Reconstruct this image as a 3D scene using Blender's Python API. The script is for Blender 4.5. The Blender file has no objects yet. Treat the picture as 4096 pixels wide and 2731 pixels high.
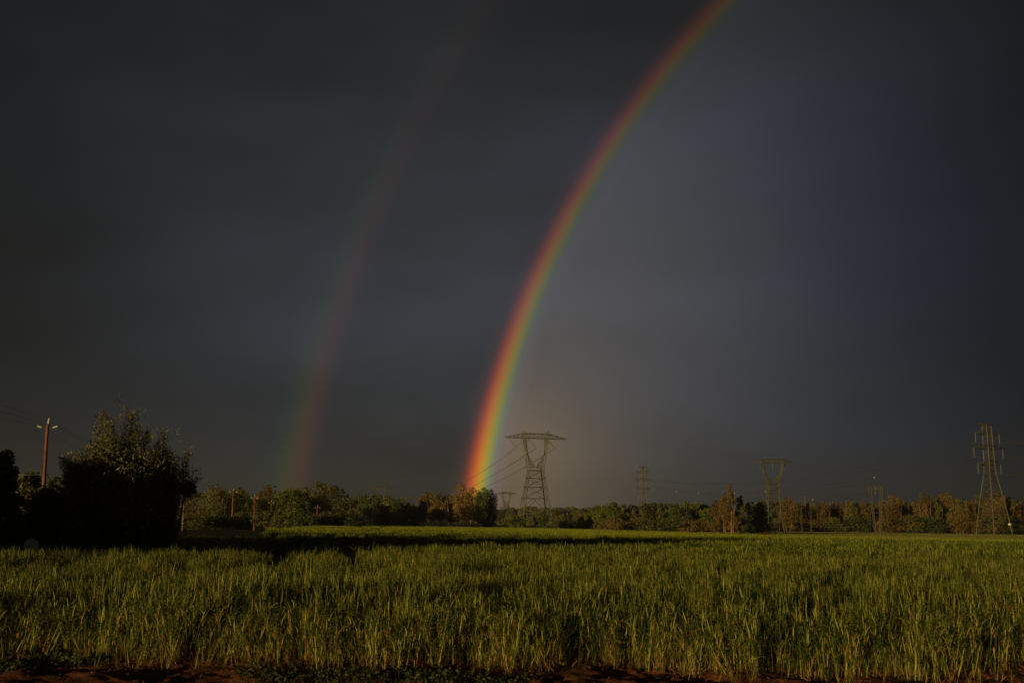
import bpy, math, random
import numpy as np
from mathutils import Vector, Matrix

R = math.radians
scene = bpy.context.scene
col = scene.collection

# ------------------------------------------------------------------ camera
PITCH, ROLL, EYE = 10.28, 0.8, 1.75
F = 35.0 / 36.0 * 4096                      # focal length in photograph pixels
cam_data = bpy.data.cameras.new('camera')
cam_data.lens = 35.0
cam_data.sensor_width = 36.0
cam_data.clip_start = 0.1
cam_data.clip_end = 20000
cam = bpy.data.objects.new('camera', cam_data)
col.objects.link(cam)
cam.matrix_world = (Matrix.Translation((0, 0, EYE)) @ Matrix.Rotation(R(90 + PITCH), 4, 'X')
                    @ Matrix.Rotation(R(ROLL), 4, 'Z'))
scene.camera = cam

# ------------------------------------------------------------------ sun, sky, exposure
SUN_EL = 4.3
ANTI_AZ = 39.4                             # the antisolar point, degrees right of the view axis (+Y)
anti = Vector((math.sin(R(ANTI_AZ)) * math.cos(R(SUN_EL)), math.cos(R(ANTI_AZ)) * math.cos(R(SUN_EL)), -math.sin(R(SUN_EL))))
SUN_STRENGTH = 5.0
sun_data = bpy.data.lights.new('sun', 'SUN')
sun_data.energy = SUN_STRENGTH
sun_data.angle = R(0.55)
sun_data.color = (1.0, 0.78, 0.32)
sun = bpy.data.objects.new('sun', sun_data)
col.objects.link(sun)
sun.rotation_euler = anti.to_track_quat('-Z', 'Y').to_euler()

scene.view_settings.view_transform = 'Standard'
scene.view_settings.look = 'None'
scene.view_settings.exposure = 0.4
scene.view_settings.gamma = 1.0
scene.view_settings.use_curve_mapping = False
scene.cycles.use_denoising = True
scene.cycles.sample_clamp_indirect = 0.15
scene.cycles.max_bounces = 5
scene.cycles.diffuse_bounces = 2
scene.cycles.transparent_max_bounces = 8
scene.cycles.volume_bounces = 0
scene.cycles.volume_max_steps = 64

world = bpy.data.worlds.new('World')
scene.world = world
world.use_nodes = True
nt = world.node_tree
nt.nodes.clear()


class NG:
    """a few shorthands for wiring shader nodes"""
    def __init__(self, tree):
        self.t = tree

    def n(self, typ, **kw):
        nd = self.t.nodes.new(typ)
        for k, v in kw.items():
            setattr(nd, k, v)
        return nd

    def put(self, sock, v):
        if isinstance(v, bpy.types.NodeSocket):
            self.t.links.new(v, sock)
        else:
            sock.default_value = v

    def math(self, op, a, b=0.0, c=0.0, clamp=False):
        nd = self.n('ShaderNodeMath', operation=op, use_clamp=clamp)
        self.put(nd.inputs[0], a); self.put(nd.inputs[1], b); self.put(nd.inputs[2], c)
        return nd.outputs[0]

    def dot(self, v, d):
        nd = self.n('ShaderNodeVectorMath', operation='DOT_PRODUCT')
        self.put(nd.inputs[0], v); nd.inputs[1].default_value = d
        return nd.outputs['Value']

    def scale(self, c, f):
        nd = self.n('ShaderNodeVectorMath', operation='SCALE')
        self.put(nd.inputs[0], c); self.put(nd.inputs['Scale'], f)
        return nd.outputs[0]

    def add(self, a, b):
        nd = self.n('ShaderNodeVectorMath', operation='ADD')
        self.put(nd.inputs[0], a); self.put(nd.inputs[1], b)
        return nd.outputs[0]

    def mul(self, a, b):
        nd = self.n('ShaderNodeVectorMath', operation='MULTIPLY')
        self.put(nd.inputs[0], a); self.put(nd.inputs[1], b)
        return nd.outputs[0]

    def rng(self, v, a, b, lo=0.0, hi=1.0, smooth=False):
        nd = self.n('ShaderNodeMapRange')
        nd.interpolation_type = 'SMOOTHSTEP' if smooth else 'LINEAR'
        self.put(nd.inputs['Value'], v)
        nd.inputs['From Min'].default_value = a; nd.inputs['From Max'].default_value = b
        nd.inputs['To Min'].default_value = lo; nd.inputs['To Max'].default_value = hi
        return nd.outputs['Result']

    def ramp(self, fac, stops):
        nd = self.n('ShaderNodeValToRGB')
        e = nd.color_ramp.elements
        while len(e) < len(stops):
            e.new(0.5)
        for el, (p, c) in zip(e, stops):
            el.position = p
            el.color = (*c, 1) if len(c) == 3 else c
        self.put(nd.inputs[0], fac)
        return nd.outputs[0]

    def noise(self, vec, scale, detail=4, rough=0.5, out='Fac'):
        nd = self.n('ShaderNodeTexNoise')
        if vec is not None:
            self.put(nd.inputs['Vector'], vec)
        nd.inputs['Scale'].default_value = scale
        nd.inputs['Detail'].default_value = detail
        nd.inputs['Roughness'].default_value = rough
        return nd.outputs[out]

    def mix(self, f, a, b):
        nd = self.n('ShaderNodeMix', data_type='RGBA')
        self.put(nd.inputs[0], f)
        self.put(nd.inputs[6], a if isinstance(a, bpy.types.NodeSocket) else (*a, 1))
        self.put(nd.inputs[7], b if isinstance(b, bpy.types.NodeSocket) else (*b, 1))
        return nd.outputs[2]


def unit(az, el):
    return (math.sin(R(az)) * math.cos(R(el)), math.cos(R(az)) * math.cos(R(el)), math.sin(R(el)))


g = NG(nt)
direction = g.n('ShaderNodeTexCoord').outputs['Generated']
sep = g.n('ShaderNodeSeparateXYZ')
g.put(sep.inputs[0], direction)
elev = g.math('MULTIPLY', g.math('ARCSINE', sep.outputs['Z']), 180 / math.pi)
elev0 = g.math('MAXIMUM', elev, 0.0)
theta = g.math('MULTIPLY', g.math('ARCCOSINE', g.dot(direction, tuple(anti))), 180 / math.pi)


def lobe(az, el, sigma):
    k = 1.0 / R(sigma) ** 2
    return g.math('EXPONENT', g.math('MULTIPLY', g.math('SUBTRACT', g.dot(direction, unit(az, el)), 1.0), k))


# storm cloud deck: slate grey, a little paler where the rain curtain hangs
stretch = g.n('ShaderNodeMapping')
stretch.inputs['Scale'].default_value = (1.0, 1.0, 2.6)
stretch.inputs['Rotation'].default_value = (0.12, 0.25, 0)
g.put(stretch.inputs['Vector'], direction)
cl = g.noise(stretch.outputs[0], 2.6, 4, 0.45)
cl2 = g.noise(stretch.outputs[0], 7.0, 3, 0.5)
cloud = g.math('ADD', g.rng(cl, 0.3, 0.7, 0.70, 1.30), g.rng(cl2, 0.3, 0.7, -0.07, 0.07))
cloud_lum = g.math('MULTIPLY', g.math('ADD', 0.0048, g.math('MULTIPLY', lobe(-2.5, 9.0, 15.8), 0.0320)), cloud)
hue = g.mix(g.rng(elev, 1.0, 7.0, smooth=True), (1.0, 1.03, 0.98), g.mix(g.rng(cl, 0.35, 0.65), (0.92, 1.0, 1.08), (0.90, 1.0, 1.28)))
storm = g.scale(hue, cloud_lum)
# sunlit rain inside the bow
inside = g.rng(theta, 41.6, 40.5, smooth=True)
rain = g.add(g.add(g.scale((0.150, 0.098, 0.047), lobe(-0.3, 2.0, 3.9)), g.scale((0.022, 0.016, 0.009), lobe(2.0, 6.0, 8.0))),
             g.add(g.scale((0.035, 0.034, 0.035), lobe(5.0, 15.0, 11.0)), g.scale((-.004, .0000, .009), lobe(17.0, 14.0, 9.0))))
rain = g.scale(rain, inside)
# primary bow, red outside
K = (0, 0, 0)


def band(lo, hi, stops):
    return g.ramp(g.rng(theta, lo, hi), [((a - lo) / (hi - lo), c) for a, c in stops])


bow = band(40.1, 43.4, [(40.1, K), (40.7, (.025, .018, .035)), (41.0, (.060, .085, .065)), (41.2, (.125, .155, .050)), (41.36, (.205, .210, .025)), (41.6, (.370, .205, .004)),
                        (41.87, (.460, .120, .002)), (42.04, (.385, .065, .003)), (42.19, (.285, .034, .005)), (42.4, (.130, .015, .005)), (42.62, (.038, .006, .004)), (42.95, (.012, .003, .003)), (43.4, K)])
bow = g.scale(bow, g.math('ADD', g.math('MULTIPLY', g.math('EXPONENT', g.math('DIVIDE', elev0, -10.6)), 1.30), g.math('MULTIPLY', g.math('EXPONENT', g.math('DIVIDE', elev0, -2.8)), 2.0)))
# secondary bow, red inside
bow2 = band(50.5, 54.4, [(50.5, K), (51.0, (.010, .002, .002)), (51.5, (.040, .008, .002)), (51.95, (.042, .017, .002)), (52.3, (.026, .020, .002)), (52.65, (.010, .020, .002)),
                         (53.1, (.002, .010, .004)), (53.7, (.000, .002, .003)), (54.4, K)])
bow2 = g.scale(bow2, g.math('MULTIPLY', g.math('EXPONENT', g.math('DIVIDE', elev0, -10.5)), 1.30))
# what little of the clear evening sky filters through the deck
sky = g.n('ShaderNodeTexSky')
sky.sky_type = 'NISHITA'
sky.sun_disc = False
sky.sun_elevation = R(SUN_EL)
sky.sun_rotation = R(ANTI_AZ + 180)
clear = g.scale(sky.outputs[0], 0.0003)
total = g.add(g.add(g.add(storm, rain), g.add(bow, bow2)), clear)
bg = g.n('ShaderNodeBackground')
bg.inputs['Strength'].default_value = 0.76
g.put(bg.inputs['Color'], total)
nt.links.new(bg.outputs[0], g.n('ShaderNodeOutputWorld').inputs['Surface'])

# ------------------------------------------------------------------ helpers
rng = np.random.default_rng(7)


def tag(o, label=None, cat=None, group=None, kind=None):
    if label: o['label'] = label
    if cat: o['category'] = cat
    if group: o['group'] = group
    if kind: o['kind'] = kind
    return o


class MB:
    """collects verts and polygons, builds ONE mesh object"""
    def __init__(self):
        self.v, self.f, self.m, self.n = [], [], [], 0

    def add(self, verts, faces, mat=0):
        verts = np.asarray(verts, float)
        faces = np.asarray(faces, int)
        self.v.append(verts)
        self.f.append(faces + self.n)
        self.m.append(np.full(len(faces), mat, int))
        self.n += len(verts)

    def mesh(self, name, mats, smooth=False):
        me = bpy.data.meshes.new(name)
        V = np.concatenate(self.v)
        me.vertices.add(len(V))
        me.vertices.foreach_set('co', V.astype(np.float32).ravel())
        loops = np.concatenate([f.ravel() for f in self.f])
        sizes = np.concatenate([np.full(len(f), f.shape[1], int) for f in self.f])
        starts = np.concatenate([[0], np.cumsum(sizes)[:-1]])
        me.loops.add(len(loops))
        me.loops.foreach_set('vertex_index', loops.astype(np.int32))
        me.polygons.add(len(sizes))
        me.polygons.foreach_set('loop_start', starts.astype(np.int32))
        me.polygons.foreach_set('loop_total', sizes.astype(np.int32))
        for m in (mats if isinstance(mats, (list, tuple)) else [mats]):
            me.materials.append(m)
        me.polygons.foreach_set('material_index', np.concatenate(self.m).astype(np.int32))
        if smooth:
            me.polygons.foreach_set('use_smooth', np.ones(len(sizes), bool))
        me.update(calc_edges=True)
        return me

    def build(self, name, mats, parent=None, smooth=False):
        o = bpy.data.objects.new(name, self.mesh(name, mats, smooth))
        col.objects.link(o)
        o.parent = parent
        return o

    def tube(self, pts, rad, sides=6, mat=0, cap=True):
        pts = np.asarray(pts, float)
        n = len(pts)
        rad = np.broadcast_to(np.asarray(rad, float), (n,))
        tan = np.gradient(pts, axis=0)
        tan /= np.linalg.norm(tan, axis=1)[:, None] + 1e-9
        ref = np.array([0, 0, 1.0]) if abs(tan[0][2]) < 0.8 else np.array([1.0, 0, 0])
        a = np.cross(tan, ref); a /= np.linalg.norm(a, axis=1)[:, None] + 1e-9
        b = np.cross(tan, a)
        ang = np.linspace(0, 2 * np.pi, sides, endpoint=False)
        ring = (pts[:, None, :] + rad[:, None, None] * (np.cos(ang)[None, :, None] * a[:, None, :] + np.sin(ang)[None, :, None] * b[:, None, :]))
        V = ring.reshape(-1, 3)
        fs = []
        for i in range(n - 1):
            for k in range(sides):
                k2 = (k + 1) % sides
                fs.append((i * sides + k, i * sides + k2, (i + 1) * sides + k2, (i + 1) * sides + k))
        self.add(V, fs, mat)
        if cap:
            for base in (0, (n - 1) * sides):
                self.add(V[base:base + sides], [list(range(sides))], mat)

    def beam(self, a, b, w, mat=0):
        """a square bar between two points"""
        self.tube([a, b], w * 0.707, 4, mat)

    def lathe(self, prof, centre=(0, 0, 0), axis=(0, 0, 1), sides=12, mat=0):
        axis = np.asarray(axis, float); axis /= np.linalg.norm(axis)
        ref = np.array([1.0, 0, 0]) if abs(axis[0]) < 0.8 else np.array([0, 1.0, 0])
        a = np.cross(axis, ref); a /= np.linalg.norm(a)
        b = np.cross(axis, a)
        ang = np.linspace(0, 2 * np.pi, sides, endpoint=False)
        V = []
        for (r, h) in prof:
            V.append(np.asarray(centre) + axis * h + r * (np.cos(ang)[:, None] * a + np.sin(ang)[:, None] * b))
        V = np.concatenate(V)
        fs = [(i * sides + k, i * sides + (k + 1) % sides, (i + 1) * sides + (k + 1) % sides, (i + 1) * sides + k)
              for i in range(len(prof) - 1) for k in range(sides)]
        self.add(V, fs, mat)

    def leaves(self, c, length, width, droop, rg, mat=0):
        """diamond shaped leaf faces round the given centres"""
        n = len(c)
        u = rg.normal(size=(n, 3))
        u[:, 2] -= droop
        u /= np.linalg.norm(u, axis=1)[:, None]
        w = np.cross(u, rg.normal(size=(n, 3)))
        w /= np.linalg.norm(w, axis=1)[:, None] + 1e-9
        L = (length * rg.uniform(0.6, 1.35, n))[:, None]
        W = (width * rg.uniform(0.6, 1.35, n))[:, None]
        V = np.stack([c - u * L / 2, c + w * W / 2, c + u * L / 2, c - w * W / 2], 1).reshape(-1, 3)
        self.add(V, np.arange(4 * n).reshape(n, 4), mat)


def empty(name, loc, rz=0.0):
    o = bpy.data.objects.new(name, None)
    o.empty_display_size = 0.5
    col.objects.link(o)
    o.location = loc
    o.rotation_euler = (0, 0, rz)
    return o


def gx(px, Y):                               # lateral position of a thing seen at that column, Y metres away
    return (px - 2048) / F * Y * math.cos(R(PITCH))


def gz(px, py, Y):                           # height of a point seen there, Y metres away
    py = py - (px - 2048) * math.tan(R(ROLL))
    e = R(PITCH) - math.atan((py - 1365.5) / F)
    return EYE + Y * math.tan(e)


def vnoise(x, y, seed=0):
    """smooth value noise"""
    xi, yi = np.floor(x).astype(int), np.floor(y).astype(int)
    xf, yf = x - xi, y - yi
    sx, sy = xf * xf * (3 - 2 * xf), yf * yf * (3 - 2 * yf)

    def h(a, b):
        s = np.sin(a * 127.1 + b * 311.7 + seed * 74.7) * 43758.5453
        return s - np.floor(s)
    return ((h(xi, yi) * (1 - sx) + h(xi + 1, yi) * sx) * (1 - sy) + (h(xi, yi + 1) * (1 - sx) + h(xi + 1, yi + 1) * sx) * sy)


# ------------------------------------------------------------------ materials
def material(name, cols, scale=1.0, rough=0.8, spec=0.2, metal=0.0, island=0.0, trans=0.0, bump=0.0, detail=5, contrast=(0.35, 0.65), coord='Position', stops=None):
    m = bpy.data.materials.new(name)
    m.use_nodes = True
    t = m.node_tree
    t.nodes.clear()
    q = NG(t)
    geo = q.n('ShaderNodeNewGeometry')
    tc = geo.outputs['Position'] if coord == 'Position' else q.n('ShaderNodeTexCoord').outputs['Object']
    f = q.rng(q.noise(tc, scale, detail, 0.6), *contrast)
    if island:
        isl = q.rng(geo.outputs['Random Per Island'], 0, 1, -island, island)
        f = q.math('ADD', f, isl, clamp=True)
    n = len(cols)
    c = q.ramp(f, [(i / (n - 1), k) for i, k in enumerate(cols)] if not stops else list(zip(stops, cols)))
    p = q.n('ShaderNodeBsdfPrincipled')
    q.put(p.inputs['Base Color'], c)
    p.inputs['Roughness'].default_value = rough
    p.inputs['Specular IOR Level'].default_value = spec
    p.inputs['Metallic'].default_value = metal
    if bump:
        b = q.n('ShaderNodeBump')
        b.inputs['Strength'].default_value = bump
        b.inputs['Distance'].default_value = 0.05
        q.put(b.inputs['Height'], q.noise(tc, scale * 6, 6, 0.65))
        t.links.new(b.outputs[0], p.inputs['Normal'])
    out = q.n('ShaderNodeOutputMaterial')
    if trans:
        tr = q.n('ShaderNodeBsdfTranslucent')
        q.put(tr.inputs['Color'], c)
        mx = q.n('ShaderNodeMixShader')
        mx.inputs[0].default_value = trans
        t.links.new(p.outputs[0], mx.inputs[1]); t.links.new(tr.outputs[0], mx.inputs[2])
        t.links.new(mx.outputs[0], out.inputs['Surface'])
    else:
        t.links.new(p.outputs[0], out.inputs['Surface'])
    return m


M = {}
M['ground'] = material('pasture earth', [(.014, .009, .006), (.026, .018, .010), (.038, .028, .015)], 0.08, 0.95, 0.05, bump=0.6)
M['soil'] = material('red brown soil', [(.038, .013, .006), (.080, .027, .012), (.130, .048, .022)], 1.6, 0.95, 0.08, bump=0.8)
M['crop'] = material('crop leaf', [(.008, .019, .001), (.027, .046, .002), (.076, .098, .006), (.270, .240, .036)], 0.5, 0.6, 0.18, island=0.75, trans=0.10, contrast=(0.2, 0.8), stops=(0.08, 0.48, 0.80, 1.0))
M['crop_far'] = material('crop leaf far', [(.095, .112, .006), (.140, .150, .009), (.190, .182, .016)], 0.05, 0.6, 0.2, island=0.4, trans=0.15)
M['dry'] = material('dry leaf', [(.100, .030, .012), (.180, .066, .022), (.320, .165, .060)], 1.2, 0.7, 0.2, island=0.5)
M['ear'] = material('young ear', [(.055, .066, .009), (.105, .100, .018)], 1.0, 0.7, 0.2, island=0.4)
M['weed'] = material('weed leaf', [(.022, .026, .007), (.042, .042, .012)], 2.0, 0.7, 0.2, island=0.4, trans=0.15)
M['pasture'] = material('pasture grass', [(.060, .068, .014), (.095, .095, .020), (.130, .105, .032)], 0.04, 0.7, 0.15, island=0.4)
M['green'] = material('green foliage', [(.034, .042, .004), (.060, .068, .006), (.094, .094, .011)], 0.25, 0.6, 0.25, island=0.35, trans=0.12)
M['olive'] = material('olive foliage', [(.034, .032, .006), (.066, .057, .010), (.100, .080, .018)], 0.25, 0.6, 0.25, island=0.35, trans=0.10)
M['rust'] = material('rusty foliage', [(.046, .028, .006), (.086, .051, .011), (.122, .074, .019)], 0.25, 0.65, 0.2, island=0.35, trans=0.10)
M['gold_lit'] = material('golden lit foliage', [(.070, .042, .008), (.130, .078, .015), (.190, .118, .028)], 0.25, 0.65, 0.2, island=0.35, trans=0.10)  # rust foliage brightened, golden light put into the leaf colour
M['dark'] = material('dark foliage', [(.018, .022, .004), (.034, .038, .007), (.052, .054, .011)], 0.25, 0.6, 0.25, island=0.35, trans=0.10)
M['willow'] = material('slender leaf', [(.040, .038, .010), (.070, .060, .017), (.115, .092, .032)], 0.6, 0.5, 0.35, island=0.45, trans=0.10)
M['bark'] = material('brown bark', [(.050, .030, .018), (.110, .062, .034)], 1.5, 0.9, 0.1, bump=0.5)
M['pale_bark'] = material('pale eucalyptus bark', [(.110, .058, .030), (.230, .120, .062)], 0.8, 0.8, 0.15, bump=0.3)
M['pole'] = material('creosoted pole', [(.078, .020, .010), (.130, .034, .015), (.190, .060, .028)], 1.3, 0.75, 0.2, bump=0.3)
M['ceramic'] = material('white porcelain', [(.20, .185, .16), (.28, .26, .225)], 3.0, 0.25, 0.5)
M['iron'] = material('rusted iron', [(.060, .040, .030), (.110, .070, .045)], 4.0, 0.6, 0.4, 0.5)
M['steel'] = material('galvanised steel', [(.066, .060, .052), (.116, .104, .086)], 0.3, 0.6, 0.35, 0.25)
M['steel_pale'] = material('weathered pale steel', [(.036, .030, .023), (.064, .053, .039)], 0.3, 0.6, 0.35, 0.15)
M['glass'] = material('insulator glass', [(.07, .06, .05), (.11, .095, .08)], 2.0, 0.3, 0.5)
M['cable'] = material('aluminium cable', [(.045, .040, .036), (.070, .062, .055)], 1.0, 0.6, 0.3, 0.4)
M['marker'] = material('cable marker', [(.14, .125, .10), (.20, .18, .145)], 2.0, 0.5, 0.4)
M['dish'] = material('dull white dish', [(.50, .50, .48), (.66, .66, .63)], 2.5, 0.6, 0.3)
M['dish_mark'] = material('faded red print', [(.20, .045, .030), (.28, .070, .045)], 6.0, 0.7, 0.2)
M['white_sheet'] = material('pale plastic sheet', [(.48, .45, .42), (.66, .63, .60)], 1.0, 0.6, 0.3)
M['brick_red'] = material('red painted metal', [(.24, .045, .022), (.34, .075, .035)], 2.0, 0.6, 0.3)
M['plate'] = material('bare aluminium plate', [(.62, .58, .52), (.75, .71, .64)], 2.0, 0.45, 0.5, 0.3)

# ------------------------------------------------------------------ ground
mb = MB()
xs = np.concatenate([np.linspace(-1900, -120, 24), np.linspace(-100, 100, 101), np.linspace(120, 1900, 24)])
ys = np.concatenate([np.linspace(-1900, -60, 14), np.linspace(-40, 300, 171), np.linspace(320, 1900, 30)])
GX, GY = np.meshgrid(xs, ys)
near = np.exp(-((GX / 140) ** 2 + ((GY - 120) / 140) ** 2))
GZ = (vnoise(GX / 9, GY / 9, 1) - 0.5) * 0.16 * near - 0.05
nx = len(xs)
idx = np.arange(len(ys) * nx).reshape(len(ys), nx)
quads = np.stack([idx[:-1, :-1], idx[:-1, 1:], idx[1:, 1:], idx[1:, :-1]], -1).reshape(-1, 4)
mb.add(np.stack([GX, GY, GZ], -1).reshape(-1, 3), quads)
tag(mb.build('ground', M['ground'], smooth=True), 'flat dark earth and pasture reaching to the far tree line', kind='structure')

# ploughed, cloddy red soil along the near edge of the crop
mb = MB()
xs = np.linspace(-11, 11, 440); ys = np.linspace(6.5, 15.5, 180)
GX, GY = np.meshgrid(xs, ys)
GZ = ((vnoise(GX * 1.1, GY * 1.1, 2) - .5) * .09 + (vnoise(GX * 3.3, GY * 3.3, 3) - .5) * .07 + (vnoise(GX * 9, GY * 9, 4) - .5) * .045 + (vnoise(GX * 23, GY * 23, 5) - .5) * .022) + 0.07
idx = np.arange(GX.size).reshape(GX.shape)
quads = np.stack([idx[:-1, :-1], idx[:-1, 1:], idx[1:, 1:], idx[1:, :-1]], -1).reshape(-1, 4)
mb.add(np.stack([GX, GY, GZ], -1).reshape(-1, 3), quads)
tag(mb.build('soil', M['soil'], smooth=True), 'cloddy red brown soil along the near edge of the crop', kind='structure')


def soil_z(x, y):
    return ((vnoise(x * 1.1, y * 1.1, 2) - .5) * .09 + (vnoise(x * 3.3, y * 3.3, 3) - .5) * .07 + (vnoise(x * 9, y * 9, 4) - .5) * .045) + 0.07


# ------------------------------------------------------------------ plants that nobody could count
def scatter(name, pts, rot, scl, variants, label, cat):
    """instances of the variant meshes on the given points, as one object"""
    me = bpy.data.meshes.new(name)
    me.vertices.add(len(pts))
    me.vertices.foreach_set('co', pts.astype(np.float32).ravel())
    a = me.attributes.new('rot', 'FLOAT_VECTOR', 'POINT'); a.data.foreach_set('vector', rot.astype(np.float32).ravel())
    a = me.attributes.new('scl', 'FLOAT_VECTOR', 'POINT'); a.data.foreach_set('vector', scl.astype(np.float32).ravel())
    a = me.attributes.new('pick', 'INT', 'POINT'); a.data.foreach_set('value', rng.integers(0, len(variants), len(pts)).astype(np.int32))
    o = bpy.data.objects.new(name, me)
    col.objects.link(o)
    coll = bpy.data.collections.new(name + ' variants')
    for i, v in enumerate(variants):
        coll.objects.link(bpy.data.objects.new('%s_variant_%02d' % (name, i), v))
    t = bpy.data.node_groups.new(name, 'GeometryNodeTree')
    t.interface.new_socket('Geometry', in_out='INPUT', socket_type='NodeSocketGeometry')
    t.interface.new_socket('Geometry', in_out='OUTPUT', socket_type='NodeSocketGeometry')
    gi = t.nodes.new('NodeGroupInput'); go = t.nodes.new('NodeGroupOutput')
    ci = t.nodes.new('GeometryNodeCollectionInfo')
    ci.inputs['Collection'].default_value = coll
    ci.inputs['Separate Children'].default_value = True
    ci.inputs['Reset Children'].default_value = True
    ip = t.nodes.new('GeometryNodeInstanceOnPoints')
    ip.inputs['Pick Instance'].default_value = True

    def attr(nm, typ):
        n = t.nodes.new('GeometryNodeInputNamedAttribute')
        n.data_type = typ
        n.inputs['Name'].default_value = nm
        return n.outputs[0]
    t.links.new(gi.outputs[0], ip.inputs['Points'])
    t.links.new(ci.outputs[0], ip.inputs['Instance'])
    t.links.new(attr('pick', 'INT'), ip.inputs['Instance Index'])
    e2r = t.nodes.new('FunctionNodeEulerToRotation')
    t.links.new(attr('rot', 'FLOAT_VECTOR'), e2r.inputs[0])
    t.links.new(e2r.outputs[0], ip.inputs['Rotation'])
    t.links.new(attr('scl', 'FLOAT_VECTOR'), ip.inputs['Scale'])
    t.links.new(ip.outputs[0], go.inputs[0])
    mod = o.modifiers.new('scatter', 'NODES')
    mod.node_group = t
    return tag(o, label, cat, kind='stuff')


def ribbon(mb, base, az, up, length, width, bend, seg, mat, rg, twist=0.0):
    """a tapering leaf that leaves its base at the angle 'up' and bends over"""
    d = np.array([math.cos(az), math.sin(az), 0.0])
    s = np.array([-math.sin(az), math.cos(az), 0.0])
    p = np.array(base, float)
    V = []
    a = up
    for i in range(seg + 1):
        t = i / seg
        w = width * (1 - t ** 1.8) * (0.55 + 0.45 * min(1, t * 4)) * 0.5
        tw = twist * t
        sv = s * math.cos(tw) + np.array([0, 0, 1.0]) * math.sin(tw)
        V += [p + sv * w, p - sv * w]
        a2 = a - bend * t
        p = p + (d * math.cos(a2) + np.array([0, 0, 1.0]) * math.sin(a2)) * (length / seg)
        a = a - bend / seg
    V = np.array(V)
    mb.add(V, [(2 * i, 2 * i + 1, 2 * i + 3, 2 * i + 2) for i in range(seg)], mat)


def crop_tuft(seed, tillers, spread, seg, dryness, leaf_w, ears=0.15, wild=0.0):
    rg = np.random.default_rng(seed)
    mb = MB()
    for _ in range(tillers):
        r, a = spread * math.sqrt(rg.random()), rg.uniform(0, 6.283)
        bx, by = r * math.cos(a), r * math.sin(a)
        h = rg.uniform(.36, .58)
        la, lean = rg.uniform(0, 6.283), rg.uniform(0, .13)
        top = np.array([bx + math.cos(la) * lean * h, by + math.sin(la) * lean * h, h])
        b0 = np.array([bx, by, -0.03])
        sa = rg.uniform(0, 3.14)
        sv = np.array([math.cos(sa), math.sin(sa), 0]) * rg.uniform(.0028, .0042)
        mid = (b0 + top) / 2 + rg.normal(size=3) * .008
        dry_stem = rg.random() < dryness * 0.2
        mb.add([b0 + sv, b0 - sv, mid - sv * .9, mid + sv * .9, top - sv * .7, top + sv * .7], [(0, 1, 2, 3), (3, 2, 4, 5)], 1 if dry_stem else 0)
        nl = rg.integers(3, 6)
        for k in range(nl):
            t = (k + rg.uniform(.2, .9)) / nl
            p = b0 + (top - b0) * t
            dry = rg.random() < (dryness * 1.1 if t < .3 else dryness * .2)
            ribbon(mb, p, rg.uniform(0, 6.283), rg.uniform(1.15, 1.54), rg.uniform(.14, .27) * (1.1 - .2 * t), leaf_w * rg.uniform(.6, 1.3),
                   rg.uniform(-.1, .8) if rg.random() < .8 else rg.uniform(.8, 2.2) if not dry else rg.uniform(1.2, 3.0), seg, 1 if dry else 0, rg, rg.uniform(-1, 1))
        ribbon(mb, top, rg.uniform(0, 6.283), rg.uniform(1.2, 1.55), rg.uniform(.14, .24), leaf_w, rg.uniform(0, .9), seg, 0, rg, rg.uniform(-.6, .6))
        if rg.random() < wild:              # a long bowed stalk, dry or heading
            ribbon(mb, top * .7, rg.uniform(0, 6.283), rg.uniform(1.2, 1.5), rg.uniform(.35, .6), .010, rg.uniform(.6, 1.9), 6, 1 if rg.random() < .35 else 2, rg, rg.uniform(-.5, .5))
            hd = top + [rg.normal() * .03, rg.normal() * .03, rg.uniform(.02, .12)]
            mb.leaves(hd + rg.normal(size=(14, 3)) * [.022, .022, .045], .030, .009, -.8, rg, 2)
        if rg.random() < ears:
            e = top + np.array([0, 0, rg.uniform(.03, .08)])
            mb.tube([top, e, e + [0.004, 0, .03], e + [0.008, 0, .065]], [.002, .005, .006, .001], 4, 2, cap=False)
    return mb


crop_mats = [M['crop'], M['dry'], M['ear']]
tufts = [crop_tuft(100 + i, 4, .050, 4, .38, .0066, wild=(.0, .0, .35)[i % 3]).mesh('crop tuft', crop_mats) for i in range(24)]
edge_tufts = [crop_tuft(140 + i, 4, .05, 4, .75, .0095, .05, wild=.2).mesh('crop edge tuft', crop_mats) for i in range(8)]
patches = [crop_tuft(200 + i, 26, .34, 2, .10, .017).mesh('crop patch', crop_mats) for i in range(8)]
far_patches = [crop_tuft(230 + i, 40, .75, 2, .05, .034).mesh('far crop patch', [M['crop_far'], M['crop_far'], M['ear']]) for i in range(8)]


def front_edge(x):
    return 12.35 + (vnoise(x * .8, x * 0, 11) - .5) * .8 + (vnoise(x * 3, x * 0, 12) - .5) * .6


def left_edge(y):                            # the crop's boundary towards the dark trees
    return np.interp(y, [0, 29, 31, 36, 52, 75, 110, 196], [-40, -40, -13, -9.5, -11.5, -17, -26, -36]) + (vnoise(y * .5, y * 0, 13) - .5) * 1.5


def tramline(x, y):                          # the two wheel tracks left bare through the crop
    c = np.interp(y, [0, 30, 36, 60, 98, 200], [-2, -6.6, -8.4, -11.4, -16.2, -29]) + .25 * np.sin(y * .21)
    return (y > 26) & ((np.abs(x - c) < .24 + .0035 * y) | (np.abs(x - c - 1.9 - .012 * y) < .24 + .0035 * y))


def field(n, y0, y1, margin=2.5):
    y = rng.uniform(y0, y1, n)
    x = rng.uniform(-1, 1, n) * (.53 * y1 + margin)
    ok = (np.abs(x) < .53 * y + margin) & (x > left_edge(y)) & (y > front_edge(x)) & ~tramline(x, y)
    return x[ok], y[ok]


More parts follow.
